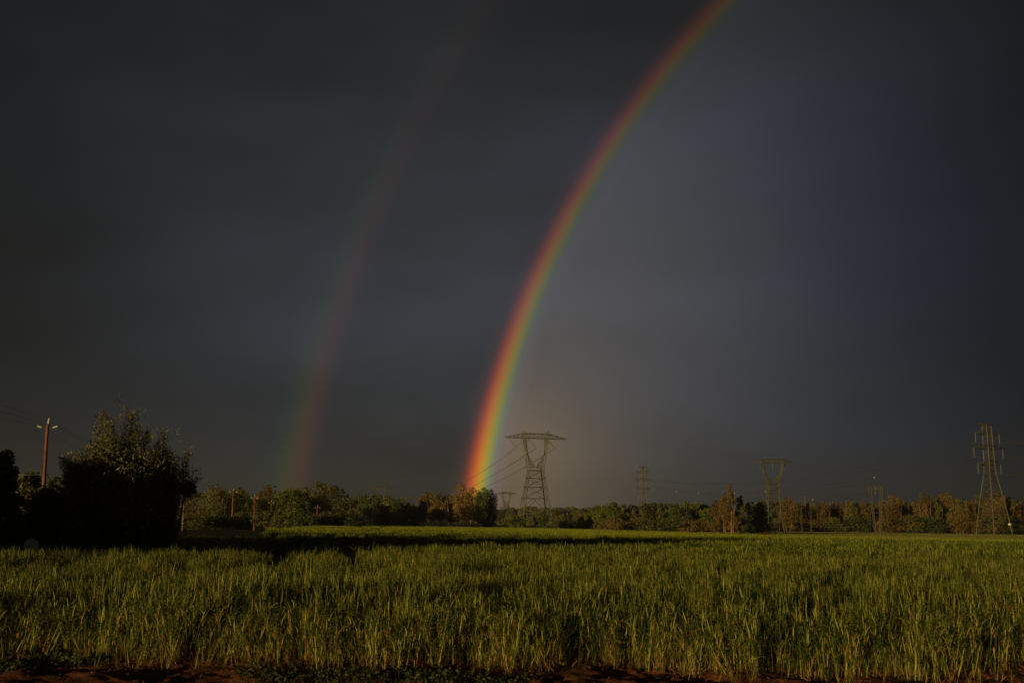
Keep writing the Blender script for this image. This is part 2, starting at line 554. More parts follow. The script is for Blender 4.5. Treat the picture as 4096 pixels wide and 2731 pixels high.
def place(x, y, z, tilt, s0, s1, zs=1.0):
    n = len(x)
    rot = np.stack([rng.normal(0, tilt, n), rng.normal(0, tilt, n), rng.uniform(0, 6.283, n)], 1)
    s = rng.uniform(s0, s1, n)
    return np.stack([x, y, z], 1), rot, np.stack([s, s, s * zs], 1)


def grow(x, y):                              # stand height varies over the field
    return .74 + .32 * vnoise(x / 2.2, y / 2.2, 21) + .22 * vnoise(x / 8, y / 4, 24) + .34 * (vnoise(x / .45, y / .45, 22) - .5)


x, y = field(185000, 11.8, 40)
keep = rng.random(len(x)) < np.interp(y - front_edge(x), [0, .4, 2.5], [.35, .55, 1.0]) * np.clip(.46 + 2.1 * (vnoise(x * 2.1, y * 2.1, 23) - .38), .05, 1)
x, y = x[keep], y[keep]
z = np.where(y < 15.4, soil_z(x, y), -.03)
p, r, s = place(x, y, z, .07, .8, 1.2, grow(x, y))
scatter('cereal_crop', p, r, s, tufts, 'dense green cereal crop filling the near half of the field', 'crop')
x = rng.uniform(-9, 9, 3000); y = front_edge(x) + np.abs(rng.normal(0, .5, 3000)) - .15 - .9 * rng.random(3000) ** 5
p, r, s = place(x, y, soil_z(x, y), .18, .35, 1.05)
scatter('crop_edge_growth', p, r, s, edge_tufts, 'sparse crop plants with reddish dry leaves at the near edge', 'crop')
x, y = field(34000, 39, 86)
p, r, s = place(x, y, np.full(len(x), -.03), .05, .85, 1.2, grow(x, y))
scatter('crop_beyond', p, r, s, patches, 'green crop further out in the shade of the trees', 'crop')
x, y = field(56000, 85, 196, 4)
ok = y < np.interp(x, [-40, 10, 30, 60], [196, 190, 122, 92])
x, y = x[ok], y[ok]
p, r, s = place(x, y, np.full(len(x), -.05), .04, .9, 1.2)
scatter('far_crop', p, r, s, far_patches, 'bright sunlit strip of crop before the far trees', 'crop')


def grass_patch(seed):
    rg = np.random.default_rng(seed)
    mb = MB()
    for _ in range(46):
        a, r_ = rg.uniform(0, 6.283), 1.3 * math.sqrt(rg.random())
        ribbon(mb, (r_ * math.cos(a), r_ * math.sin(a), 0), rg.uniform(0, 6.283), rg.uniform(1.0, 1.5), rg.uniform(.14, .34), .06, rg.uniform(.2, 1.2), 2, 0, rg)
    return mb.mesh('grass patch', [M['pasture']])


y = rng.uniform(90, 330, 60000); x = rng.uniform(-1, 1, 60000) * 185
ok = (np.abs(x) < .55 * y + 5) & (y > np.interp(x, [-40, 10, 30, 60], [198, 192, 124, 94])) & (x > left_edge(y) + 2) & (rng.random(60000) < .2 + .9 * vnoise(x / 14, y / 14, 31))
x, y = x[ok], y[ok]
p, r, s = place(x, y, np.full(len(x), -.05), .03, .8, 1.3)
scatter('pasture_grass', p, r, s, [grass_patch(300 + i) for i in range(6)], 'short yellowish pasture grass beyond the crop', 'grass')


y = rng.uniform(33, 92, 16000); x = rng.uniform(-50, -8, 16000)
ok = (x < left_edge(y) - .5) & (x > -.55 * y - 4) & (rng.random(16000) < 1.2 * vnoise(x / 5, y / 7, 33) - .50)
x, y = x[ok], y[ok]
p, r, s = place(x, y, np.full(len(x), -.06), .05, .5, 1.2)
scatter('rough_grass', p, r, s, [grass_patch(330 + i) for i in range(5)], 'rough tussocks on the bare ground between the poles and the dark trees', 'grass')


def weed(seed):
    rg = np.random.default_rng(seed)
    mb = MB()
    n = 26
    c = rg.normal(size=(n, 3)) * [.06, .06, .018] + [0, 0, .035]
    mb.leaves(c, .034, .024, 0, rg)
    for _ in range(5):
        ribbon(mb, (rg.normal() * .03, rg.normal() * .03, 0), rg.uniform(0, 6.283), rg.uniform(.7, 1.5), rg.uniform(.05, .13), .007, 1.0, 3, 0, rg)
    return mb.mesh('weed', [M['weed']])


x = rng.uniform(-9, 9, 6500); y = rng.uniform(8.0, 12.6, 6500)
dens = vnoise(x * .55, y * .9, 41) + .35 * vnoise(x * 2, y * 2, 42) - .04 * x
ok = (dens > 1.02) & (y < front_edge(x) + .1)
x, y = x[ok], y[ok]
p, r, s = place(x, y, soil_z(x, y), .2, .6, 1.3)
scatter('low_weeds', p, r, s, [weed(400 + i) for i in range(6)], 'low dark weeds on the soil in front of the crop', 'weeds')


def straw(seed):
    rg = np.random.default_rng(seed)
    mb = MB()
    az = rg.uniform(0, 6.283)
    ribbon(mb, (0, 0, .012), az, rg.uniform(.05, .5), rg.uniform(.08, .26), .007, rg.uniform(.2, 1.2), 4, 0, rg, rg.uniform(-1, 1))
    return mb.mesh('straw', [M['dry']])


x = rng.uniform(-8, 8, 4200); y = front_edge(x) + rng.normal(-.05, .5, 4200)
p, r, s = place(x, y, soil_z(x, y) + .01, .3, .6, 1.3)
scatter('dry_straw', p, r, s, [straw(500 + i) for i in range(10)], 'dry reddish straw and dead leaves at the foot of the crop', 'straw')


def clod(seed):
    rg = np.random.default_rng(seed)
    mb = MB()
    prof = [(.001, -.02), (.03, -.012), (.038, .004), (.022, .024), (.001, .03)]
    mb.lathe(prof, sides=7)
    mb.v[0] = mb.v[0] + rg.normal(size=mb.v[0].shape) * .009
    return mb.mesh('clod', [M['soil']])


x = rng.uniform(-9, 9, 1500); y = rng.uniform(8, 13.0, 1500)
p, r, s = place(x, y, soil_z(x, y) - .004, .6, .15, .85, .6)
scatter('soil_clods', p, r, s, [clod(600 + i) for i in range(6)], 'small clods of red soil before the crop', 'soil')


# ------------------------------------------------------------------ trees
def tree(px, top, wpx, Y, kind, mat, label, name='tree', cat='tree', group=None, seed=None, leaves=2200, leaf=None, bark=None, clear=None, base_z=0.0, depth=None):
    rg = np.random.default_rng(seed if seed is not None else abs(hash((round(px), round(top)))) % 99991 if False else int(px * 7 + top * 13) % 99991)
    X = gx(px, Y)
    H = gz(px, top, Y) - base_z
    W = wpx / F * Y * (1.35 if kind != 'spire' else 1.25)
    leaves = int(leaves * 1.7)
    D = depth or W * .9
    root = empty(name, (X, Y, base_z - .08))
    tag(root, label, cat, group)
    H += .08
    L = leaf or max(.16, Y / 640)
    clumps = []                              # centre, radii, share of the leaves
    stems = []
    if kind == 'round':
        c0 = .28 if clear is None else clear
        n = 15
        for i in range(n):
            a, t = rg.uniform(0, 6.283), rg.random() ** .8
            zc = H * (c0 + (1 - c0) * (.12 + .74 * t))
            env = math.sin(math.pi * (.16 + .72 * t)) ** .7
            rr = rg.uniform(.15, .42) * env
            cr = W * rg.uniform(.15, .24)
            clumps.append(((math.cos(a) * W * rr, math.sin(a) * D * rr, zc), (cr, cr, cr * rg.uniform(.7, 1.0)), 1))
        clumps.append(((0, 0, H * (c0 + (1 - c0) * .45)), (W * .33, D * .33, H * (1 - c0) * .38), 3))
        clumps.append(((rg.normal() * .12 * W, 0, H * .90), (W * .15, W * .15, H * .10), 1))
        for _ in range(12):
            a, t = rg.uniform(-.3, 3.44), rg.uniform(.40, .54)
            cr = W * rg.uniform(.04, .08)
            clumps.append(((math.cos(a) * W * t, rg.normal() * D * .2, min(H * .95, H * (c0 + (1 - c0) * (.42 + .56 * math.sin(a) * t / .5)))), (cr, cr, cr * 1.3), .25))
        stems = [((0, 0), .035)]
    elif kind == 'euc':
        c0 = .20 if clear is None else clear
        n = 9
        for i in range(n):
            a, rr = rg.uniform(0, 6.283), rg.uniform(.08, .36)
            cx, cy = math.cos(a) * W * rr, math.sin(a) * D * rr
            tip = H * rg.uniform(.72, .96) * (1 - .25 * rr)
            low = H * rg.uniform(c0, c0 + .22)
            for k in range(3):
                t = (k + .5) / 3
                rad = W * rg.uniform(.10, .17) * (1.15 - .35 * t)
                clumps.append(((cx + rg.normal() * .03 * W, cy, low + (tip - low) * t), (rad, rad, (tip - low) * .23), 1))
        clumps.append(((0, 0, H * .89), (W * .13, W * .13, H * .11), 1.2))
        clumps.append(((0, 0, H * .55), (W * .28, D * .28, H * .28), 4))
        stems = [((rg.uniform(-.33, .33) * W, rg.normal() * .1 * D - .1 * D), rg.uniform(.014, .026)) for _ in range(4)]
    elif kind == 'spire':
        c0 = .12 if clear is None else clear
        n = 16
        for i in range(n):
            t = (i + rg.random()) / n
            env = (1 - t) ** .75 * .40 + .05
            a = rg.uniform(0, 6.283)
            cr = W * (.20 * (1 - t) + .07)
            clumps.append(((math.cos(a) * W * env * .7, math.sin(a) * D * env * .7, H * (c0 + (1 - c0) * t * .95)), (cr, cr, H * .085), 1.2 - .7 * t))
        stems = [((0, 0), .03), ((.1 * W, .02), .018)]
    elif kind == 'bush':
        H *= 1.14
        n = 12
        for i in range(n):
            a, rr, t = rg.uniform(0, 6.283), rg.uniform(.05, .36), rg.random()
            cr = W * rg.uniform(.13, .22)
            clumps.append(((math.cos(a) * W * rr, math.sin(a) * D * rr, H * (.12 + .70 * t * (1 - rr))), (cr, cr, H * .20), 1))
        clumps.append(((0, 0, H * .42), (W * .36, D * .36, H * .42), 4))
        stems = [((0, 0), .03)]
    tot = sum(c[2] for c in clumps)
    mb = MB()
    droop = {'euc': 1.3, 'spire': -.6, 'round': .2, 'bush': 0}[kind]
    for (c, rad, wgt) in clumps:
        n = max(12, int(leaves * wgt / tot))
        d = rg.normal(size=(n, 3)); d /= np.linalg.norm(d, axis=1)[:, None]
        q = np.asarray(c) + d * (rg.random(n) ** .42)[:, None] * np.asarray(rad)
        q[:, 2] = np.clip(q[:, 2], .05, H * 1.01)
        mb.leaves(q, L * 1.25, L * (.62 if kind in ('round', 'bush') else .45), droop, rg)
    tb = MB()
    for (sx, sy), rr in stems:
        bend = rg.normal(size=2) * .04 * W
        ht = H * (.78 if kind != 'bush' else .5)
        pts = [(sx * .6, sy * .6, -.2), (sx * .8, sy * .8, ht * .25), (sx + bend[0], sy + bend[1], ht * .6), (sx * 1.2 + bend[0] * 1.5, sy * 1.2, ht)]
        r0 = max(H * rr * .45, .06)
        tb.tube(pts, [r0, r0 * .8, r0 * .55, r0 * .18], 6)
    order = rg.permutation(len(clumps))[:8]
    for i in order:
        c = np.asarray(clumps[i][0])
        (sx, sy), rr = stems[i % len(stems)]
        zb = min(c[2] * .6, H * .5)
        b = np.array([sx, sy, zb])
        r0 = max(H * rr * .12, .03)
        tb.tube([b, (b + c) / 2 + [0, 0, -.03 * H], c], [r0, r0 * .7, r0 * .3], 5)
    tb.build('trunk', bark or M['bark'], root, True)
    mb.build('crown', mat, root)
    return root


G_, O_, U_, D_ = M['green'], M['olive'], M['rust'], M['dark']
PB = M['pale_bark']

# --- the dark clump at the near left: one tall airy tree of slender leaves, the rest thick and unlit


def spray_tree(px, top, wpx, Y, tips, label, seed, body, leaf_n, name='tall_slender_tree'):
    """upright twigs hung with slender leaves above a dense body"""
    rg = np.random.default_rng(seed)
    X = gx(px, Y)
    root = tag(empty(name, (X, Y, -.08)), label, 'tree')
    mb, tb = MB(), MB()
    k = Y / F
    for (tx, ty, w) in tips:
        tip = np.array([(tx - px) * k, rg.normal() * .5, gz(tx, ty, Y)])
        foot = np.array([tip[0] * .45, rg.normal() * .4, 1.2])
        ww = w * k * 1.45
        n = int(leaf_n * (.4 + ww / 1.3))
        t = rg.random(n) ** .75
        ln = foot[None] + (tip - foot)[None] * (.30 + .70 * t)[:, None]
        rad = ww * .5 * (1.18 - t) ** .62
        a = rg.uniform(0, 6.283, n); rr = rg.random(n) ** .55 * rad
        q = ln + np.stack([np.cos(a) * rr, np.sin(a) * rr * .9, rg.normal(0, .12, n)], 1)
        mb.leaves(q, .125, .030, .55, rg)
        tb.tube([foot, (foot + tip) / 2 + [rg.normal() * .1, 0, 0], tip], [.045, .028, .006], 5)
        for _ in range(7):
            t0 = rg.uniform(.4, .95)
            b = foot + (tip - foot) * t0
            e = b + np.array([rg.normal() * ww * .35, rg.normal() * ww * .3, rg.uniform(.2, .7)])
            tb.tube([b, e], [.012, .003], 4)
            mb.leaves(e + rg.normal(size=(26, 3)) * [.12, .12, .16], .15, .032, .5, rg)
    for (bx, by, w, h) in body:
        c = np.array([(bx - px) * k, rg.normal() * .3, gz(bx, by, Y)])
        n = int(w * h * .085)
        d = rg.normal(size=(n, 3)); d /= np.linalg.norm(d, axis=1)[:, None]
        q = c + d * (rg.random(n) ** .5 * (1 + .25 * rg.random(n) ** 6))[:, None] * [w * k / 2, w * k / 2.4, h * k / 2]
        q[:, 2] = np.maximum(q[:, 2], .1)
        mb.leaves(q, .20, .080, .4, rg)
        for _ in range(int(w * .16)):
            a = rg.uniform(-.5, 3.64)
            b = c + np.array([math.cos(a) * w * k * .46, rg.normal() * w * k * .15, math.sin(a) * h * k * .46])
            dv = np.array([math.cos(a) * .5 + rg.normal() * .25, rg.normal() * .3, .55 * abs(math.sin(a)) + .25]) * rg.uniform(.35, .95)
            e = b + dv
            tb.tube([b, (b + e) / 2 + [0, 0, .04], e], [.010, .007, .003], 4)
            tt = rg.random(20)[:, None]
            mb.leaves(b + dv * tt + rg.normal(size=(20, 3)) * .07, .15, .036, .5, rg)
    tb.tube([(0, 0, -.1), (.1, 0, 1.1), (.05, .1, 2.4)], [.20, .15, .09], 8)
    tb.tube([(.1, 0, .7), (.4, .1, 1.6), (.7, 0, 2.6)], [.11, .08, .04], 7)
    tb.tube([(.05, 0, .6), (-.35, -.1, 1.5), (-.6, 0, 2.4)], [.11, .08, .04], 7)
    tb.build('trunk', M['bark'], root, True)
    mb.build('crown', M['willow'], root)
    return root


spray_tree(480, 1645, 420, 40,
           [(405, 1648, 95), (440, 1690, 90), (490, 1640, 90), (520, 1700, 80), (556, 1712, 55), (345, 1765, 70), (380, 1730, 80), (310, 1830, 80), (285, 1850, 40), (460, 1760, 130), (590, 1790, 60), (270, 1890, 50)],
           'tall airy tree of slender leaves, its sunlit top highest at the dark clump', 901,
           [(430, 1905, 250, 230), (520, 1960, 290, 280), (380, 2000, 240, 260), (480, 2080, 420, 220), (360, 2110, 260, 160)], 1100)
spray_tree(655, 1730, 200, 41.5,
           [(612, 1760, 45), (662, 1728, 55), (640, 1790, 80), (690, 1810, 60), (742, 1798, 40), (715, 1850, 60)],
           'smaller airy tree with thin pointed sprays beside the second pole', 902,
           [(630, 1930, 160, 170), (625, 2030, 170, 220), (665, 1985, 100, 130), (590, 2110, 230, 170), (746, 1948, 52, 66), (718, 1950, 60, 40)], 700)
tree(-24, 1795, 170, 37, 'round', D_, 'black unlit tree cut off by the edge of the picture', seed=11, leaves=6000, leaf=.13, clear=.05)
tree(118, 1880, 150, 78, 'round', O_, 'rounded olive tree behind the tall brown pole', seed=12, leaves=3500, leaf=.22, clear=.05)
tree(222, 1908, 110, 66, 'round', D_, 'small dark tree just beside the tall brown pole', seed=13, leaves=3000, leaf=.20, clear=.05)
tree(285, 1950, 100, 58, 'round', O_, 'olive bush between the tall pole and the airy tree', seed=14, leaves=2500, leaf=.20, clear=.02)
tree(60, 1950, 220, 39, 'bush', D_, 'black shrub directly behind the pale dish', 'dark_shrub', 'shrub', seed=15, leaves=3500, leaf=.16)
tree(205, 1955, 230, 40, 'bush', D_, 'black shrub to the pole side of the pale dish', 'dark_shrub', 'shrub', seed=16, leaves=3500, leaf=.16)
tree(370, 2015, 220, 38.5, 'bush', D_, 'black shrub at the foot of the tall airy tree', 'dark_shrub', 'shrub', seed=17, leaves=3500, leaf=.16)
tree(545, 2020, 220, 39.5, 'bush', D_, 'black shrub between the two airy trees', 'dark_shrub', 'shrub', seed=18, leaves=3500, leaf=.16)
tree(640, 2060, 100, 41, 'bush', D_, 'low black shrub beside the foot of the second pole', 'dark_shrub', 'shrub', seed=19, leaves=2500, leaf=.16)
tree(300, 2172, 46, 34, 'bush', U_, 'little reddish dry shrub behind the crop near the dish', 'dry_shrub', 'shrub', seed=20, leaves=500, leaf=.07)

# the hedgerow that goes on out of the picture along the near side, whose shadow lies over the crop
mb, rg = MB(), np.random.default_rng(77)
for i in range(44):
    u_, v_ = -29.4 - .82 * i - .012 * i * i, -8 + rg.normal() * .5
    hx, hy = u_ * .777 + v_ * .629, -u_ * .629 + v_ * .777
    hh, hw = (rg.uniform(4.9, 5.4) if i < 3 else rg.uniform(5.6, 6.5) if i < 13 else rg.uniform(4.2, 5.2)), 1.9 + .02 * i
    nl = 700 if i < 14 else 260
    for k in range(6):
        c = np.array([hx + rg.normal() * hw * .3, hy + rg.normal() * hw * .35, hh * (.08 + .15 * k)])
        d = rg.normal(size=(nl, 3)); d /= np.linalg.norm(d, axis=1)[:, None]
        q = c + d * (rg.random(nl) ** .4)[:, None] * [hw * .5, hw * .55, hh * .22]
        q[:, 2] = np.maximum(q[:, 2], 0)
        mb.leaves(q, .5 if i < 14 else .75, .26 if i < 14 else .42, .2, rg)
    mb.tube([(hx, hy, -.2), (hx, hy, hh * .7)], [.16, .05], 6)
tag(mb.build('hedgerow', D_), 'hedgerow carrying on beside the field', 'hedge', kind='stuff')

# --- behind the line of poles
row = 'trees behind the line of wooden poles'
for (px, top, w, Y, kd, mt, lb, lv) in [
    (785, 1965, 110, 185, 'round', O_, 'olive tree showing just past the second pole', 2400),
    (862, 1935, 190, 170, 'euc', O_, 'broad olive weeping tree between the second and third poles', 4200),
    (935, 1948, 110, 190, 'round', G_, 'green tree rising right behind the third pole', 2400),
    (985, 1962, 70, 215, 'euc', U_, 'thin rusty topped tree between the third and fourth poles', 1500),
    (1022, 1978, 100, 205, 'round', D_, 'dark tree right behind the fourth pole', 2400),
    (1058, 1942, 60, 260, 'euc', U_, 'slim rusty tree top beyond the fourth pole', 1200),
    (1100, 1985, 110, 200, 'euc', O_, 'drooping olive tree beside the fifth pole', 2400),
    (1085, 1937, 60, 270, 'round', U_, 'far rusty round tree top peeping over the row', 1200),
    (1165, 1952, 130, 195, 'round', G_, 'green round tree right of the fifth pole', 3000),
    (1215, 1955, 120, 215, 'round', O_, 'broad tree left of the olive humped tree', 2600),
    (1285, 1924, 130, 205, 'round', O_, 'olive humped tree behind the last pole, tallest of its row', 3000),
    (1352, 1950, 85, 215, 'round', D_, 'dark round headed tree next to the olive humped tree', 2200),
    (1385, 1992, 120, 200, 'round', O_, 'spreading tree at the end of the pole row', 2600),
]:
    tree(px, top, w, Y, kd, mt, lb, group=row, leaves=lv, clear=.08)
for (px, top, w, Y, mt, lb) in [
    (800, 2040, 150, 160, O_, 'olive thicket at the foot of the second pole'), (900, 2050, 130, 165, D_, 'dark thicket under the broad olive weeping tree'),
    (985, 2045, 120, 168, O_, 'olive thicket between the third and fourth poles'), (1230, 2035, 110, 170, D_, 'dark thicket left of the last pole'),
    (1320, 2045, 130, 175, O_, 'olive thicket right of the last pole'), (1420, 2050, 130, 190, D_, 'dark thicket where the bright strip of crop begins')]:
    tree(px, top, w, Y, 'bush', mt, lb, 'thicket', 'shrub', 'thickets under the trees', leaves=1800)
tree(1090, 2045, 95, 118, 'round', O_, 'small olive tree standing alone on the bare ground', 'small_tree', leaves=2200, leaf=.2, clear=.3)
tree(1172, 2048, 75, 135, 'euc', G_, 'narrow green sapling beside the small olive tree', 'small_tree', leaves=1800, leaf=.2, clear=.1)

# --- dark trees up to the rainbow's foot
row = 'dark trees left of the rainbow foot'
for (px, top, w, Y, kd, mt, lb, lv) in [
    (1430, 2005, 120, 250, 'round', D_, 'dark tree left of the pair of green crowns', 2200),
    (1482, 1978, 105, 245, 'round', G_, 'left one of the two green crowns below the wide far pylon', 2400),
    (1556, 1980, 115, 245, 'round', G_, 'right one of the two green crowns below the wide far pylon', 2400),
    (1520, 2022, 130, 235, 'round', D_, 'dark low tree in the gap between the two green crowns', 2200),
    (1610, 2012, 120, 255, 'round', D_, 'dark tree just left of the cone shaped tree', 2200),
    (1668, 2022, 90, 260, 'round', D_, 'dark tree under the V shaped far pylon', 2000),
    (1625, 2018, 62, 225, 'spire', O_, 'cone shaped olive tree standing out before the dark trees', 1800),
    (1655, 2050, 60, 235, 'bush', G_, 'low green bush right of the cone shaped tree', 700),
]:
    tree(px, top, w, Y, kd, mt, lb, group=row, leaves=lv, clear=.04)

# --- eucalyptus stand at the rainbow's foot
row = 'eucalyptus stand at the rainbow foot'
for (px, top, w, Y, kd, mt, lb, lv) in [
    (1712, 1960, 78, 258, 'euc', U_, 'leftmost slim tree of the eucalyptus stand', 2000),
    (1758, 1960, 84, 250, 'euc', M['gold_lit'], 'second slim tree of the eucalyptus stand with a rounded top', 2200),
    (1802, 1974, 90, 252, 'euc', U_, 'lower tree between the slim pair and the tallest eucalyptus', 2200),
    (1852, 1928, 128, 250, 'euc', M['gold_lit'], 'tallest eucalyptus in painted golden light, its top right against the rainbow', 3400),
    (1898, 1946, 88, 246, 'euc', M['gold_lit'], 'eucalyptus in painted golden light with a pale trunk in the orange of the rainbow', 2400),
    (1944, 1946, 84, 244, 'euc', G_, 'green eucalyptus crown under the green edge of the rainbow', 2600),
    (1974, 1952, 62, 247, 'euc', D_, 'dark drooping eucalyptus at the open end of the stand', 2000),
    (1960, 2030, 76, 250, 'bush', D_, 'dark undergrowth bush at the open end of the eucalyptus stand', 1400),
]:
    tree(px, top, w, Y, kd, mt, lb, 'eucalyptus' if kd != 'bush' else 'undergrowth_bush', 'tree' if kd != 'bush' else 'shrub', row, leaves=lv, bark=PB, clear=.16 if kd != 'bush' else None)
rg = np.random.default_rng(5)
for px, h, yy in [(1740, 7, 243), (1762, 6, 243), (1780, 5, 244), (1838, 4.2, 242), (1850, 4, 242), (1880, 6.5, 241), (1915, 9, 241), (1925, 5, 241), (1958, 5, 243)]:
    pass

# --- hazy trees far beyond the big pylon
row = 'hazy trees far beyond the big pylon'
hz = [(2008, 2040), (2048, 2030), (2092, 2034), (2138, 2028), (2186, 2032), (2236, 2030), (2284, 2028), (2330, 2034), (2378, 2032), (2424, 2030), (2470, 2034)]
where = ['nearest to the eucalyptus stand', 'under the small pylon in the mist', 'just right of the small pylon in the mist', 'left behind the big pylon', 'between the legs of the big pylon',
         'right behind the big pylon', 'first clear of the big pylon', 'second clear of the big pylon', 'third clear of the big pylon', 'fourth clear of the big pylon', 'where the green row begins']
for (px, top), wh in zip(hz, where):
    tree(px, top, 84, 620 + rg.uniform(-30, 30), 'round', O_, 'hazy far tree ' + wh, 'far_tree', group=row, leaves=900, leaf=1.1, clear=.02)

row = 'bushes round the big pylon'
for (px, top, w, Y, mt, lb) in [
    (2062, 2058, 62, 330, G_, 'small green bush left of the big pylon legs'), (2092, 2056, 48, 345, G_, 'small green bush touching the left leg of the big pylon'),
    (2180, 2034, 62, 350, G_, 'green bush climbing the right leg of the big pylon'), (2198, 2068, 66, 330, D_, 'dark low bush at the right foot of the big pylon'),
    (2240, 2046, 66, 320, O_, 'olive bush right of the big pylon'), (2276, 2070, 60, 300, D_, 'second bush right of the big pylon, low and dark'),
    (2320, 2085, 80, 290, D_, 'third bush right of the big pylon, lowest and dark'), (2352, 2056, 92, 300, O_, 'wide olive bush left of the green row')]:
    tree(px, top, w, Y, 'bush', mt, lb, 'bush', 'shrub', row, leaves=1000)

# the far wood that closes the plain, too distant to tell its trees apart
mb = MB()
n = 30000
wx = rg.uniform(-620, 620, n); wy = 760 + rg.uniform(-25, 25, n)
wh = 6.5 + 4.5 * vnoise(wx / 13, wy / 60, 91) + 3 * (vnoise(wx / 4.5, wy / 20, 92) - .5)
mb.leaves(np.stack([wx, wy, wh * rg.random(n) ** .95], 1), 2.6, 1.7, 0, rg)
tag(mb.build('far_wood', M['olive']), 'hazy wood along the horizon beyond all the pylons', 'wood', kind='stuff')

# --- green row in the middle right
row = 'green row between the big pylon and the spire tree'
for (px, top, w, Y, kd, mt, lb, lv) in [
    (2412, 2022, 84, 262, 'round', G_, 'first tree of the green row, on the big pylon side', 1800),
    (2462, 2010, 80, 256, 'round', G_, 'second tree of the green row', 1900),
    (2508, 2014, 70, 258, 'euc', O_, 'third tree of the green row, olive', 1700),
    (2552, 2020, 78, 262, 'round', D_, 'fourth tree of the green row, dark and under the narrow tower', 1700),
    (2600, 2012, 86, 254, 'round', O_, 'fifth tree of the green row, olive', 1900),
    (2648, 2010, 84, 256, 'round', G_, 'sixth tree of the green row', 1900),
    (2700, 2014, 80, 254, 'round', G_, 'seventh tree of the green row', 1900),
    (2738, 2030, 70, 248, 'round', D_, 'eighth tree of the green row, low and dark', 1700),
    (2782, 2002, 84, 252, 'round', G_, 'ninth and highest tree of the green row', 2000),
    (2822, 2012, 64, 260, 'round', D_, 'dark tree of the green row leaning against the spire trees', 1600),
    (2850, 2034, 76, 248, 'round', G_, 'last low tree of the green row before the spire trees', 1700),
]:
    tree(px, top, w, Y, kd, mt, lb, group=row, leaves=lv, clear=.10)
for (px, top, w, mt, lb) in [(2450, 2075, 140, U_, 'brown scrub under the second tree of the green row'), (2580, 2072, 150, O_, 'olive scrub under the fourth and fifth trees of the green row'),
                             (2680, 2076, 130, D_, 'dark scrub under the seventh tree of the green row'), (2790, 2072, 140, U_, 'brown scrub under the highest tree of the green row')]:
    tree(px, top, w, 240, 'bush', mt, lb, 'scrub', 'shrub', 'scrub under the green row', leaves=1300)

row = 'spire trees'
for (px, top, w, Y, mt, lb, lv) in [
    (2876, 1996, 62, 205, U_, 'outermost low rusty spire tree on the green row side', 1700),
    (2906, 1968, 60, 203, U_, 'second rusty spire tree, half as narrow as the tall one', 1800),
    (2936, 1934, 74, 200, U_, 'tallest rusty spire tree with an orange lit trunk', 2600),
    (2972, 1982, 66, 203, O_, 'olive spire tree on the far pylon side of the tall one', 1900)]:
    tree(px, top, w, Y, 'spire', mt, lb, 'spire_tree', group=row, leaves=lv, bark=PB, clear=.14)

row = 'trees round the window pylon'
for (px, top, w, Y, kd, mt, lb, lv) in [
    (3034, 2008, 100, 212, 'round', G_, 'bright green ball shaped tree between spire trees and window pylon', 2600),
    (3078, 2000, 84, 325, 'round', D_, 'dark tree behind the left side of the window pylon', 1900),
    (3040, 2062, 130, 220, 'bush', D_, 'black undergrowth below the bright green ball tree', 1600),
    (3128, 2000, 70, 330, 'round', O_, 'olive tree behind the right side of the window pylon', 1700),
    (3168, 1982, 96, 322, 'euc', U_, 'rusty humped tree right of the window pylon', 2400)]:
    tree(px, top, w, Y, kd, mt, lb, 'tree' if kd != 'bush' else 'undergrowth_bush', 'tree' if kd != 'bush' else 'shrub', row, leaves=lv, clear=.08, bark=PB)

# --- the long rusty row at the right
ordn = ['first', 'second', 'third', 'fourth', 'fifth', 'sixth', 'seventh', 'eighth', 'ninth', 'tenth', 'eleventh', 'twelfth', 'thirteenth', 'fourteenth', 'fifteenth', 'sixteenth', 'seventeenth', 'eighteenth', 'nineteenth', 'twentieth', 'twenty-first']
bk = [(3190, 2004), (3232, 2016), (3280, 2010), (3330, 2012), (3384, 2006), (3440, 2008), (3484, 2010), (3540, 2004), (3598, 1992), (3630, 2004), (3676, 2000), (3726, 1984), (3762, 1986), (3800, 1986), (3832, 1992), (3868, 2004), (3906, 1996), (3948, 1992), (3986, 1984), (4030, 1980), (4076, 1992)]
for i, (px, top) in enumerate(bk):
    tree(px, top, 76, 352 + rg.uniform(-8, 8), 'euc', [O_, U_, D_][i % 3], '%s tree counted from the window pylon in the back line of the rusty row' % ordn[i], 'rusty_tree',
         group='back line of the rusty row', leaves=1700, bark=PB, clear=.04, seed=3300 + i)
rr_ = [(3212, 2012), (3252, 2006), (3304, 2000), (3352, 2004), (3414, 1998), (3462, 2004), (3506, 2010), (3582, 1976), (3614, 1984), (3644, 2004), (3708, 1966), (3742, 1974), (3784, 1970), (3812, 1968), (3850, 1988), (3884, 1998), (3928, 1974), (3966, 1996), (4006, 1958), (4054, 1972), (4094, 1996)]
look = {0: ', low', 7: ', raised', 10: ', broad', 13: ', pointed', 18: ', tallest'}
for i, (px, top) in enumerate(rr_):
    tree(px, top, rg.uniform(62, 84), 328 + rg.uniform(-10, 8), 'euc', [U_, O_, U_, U_, O_][i % 5], '%s tree from the window pylon in the front line of the rusty row%s' % (ordn[i], look.get(i, '')), 'rusty_tree',
         group='rusty row of trees at the right', leaves=2300, bark=PB, clear=.14, seed=3000 + i)
for i, px in enumerate([3240, 3330, 3440, 3545, 3650, 3745, 3860, 3960, 4060]):
    tree(px, 2058 + rg.uniform(-8, 12), 120, 318, 'bush', [U_, O_, D_][i % 3], '%s undergrowth bush counted from the window pylon beneath the rusty row' % ordn[i], 'undergrowth_bush', 'shrub',
         'undergrowth beneath the rusty row', leaves=1500, seed=3100 + i)


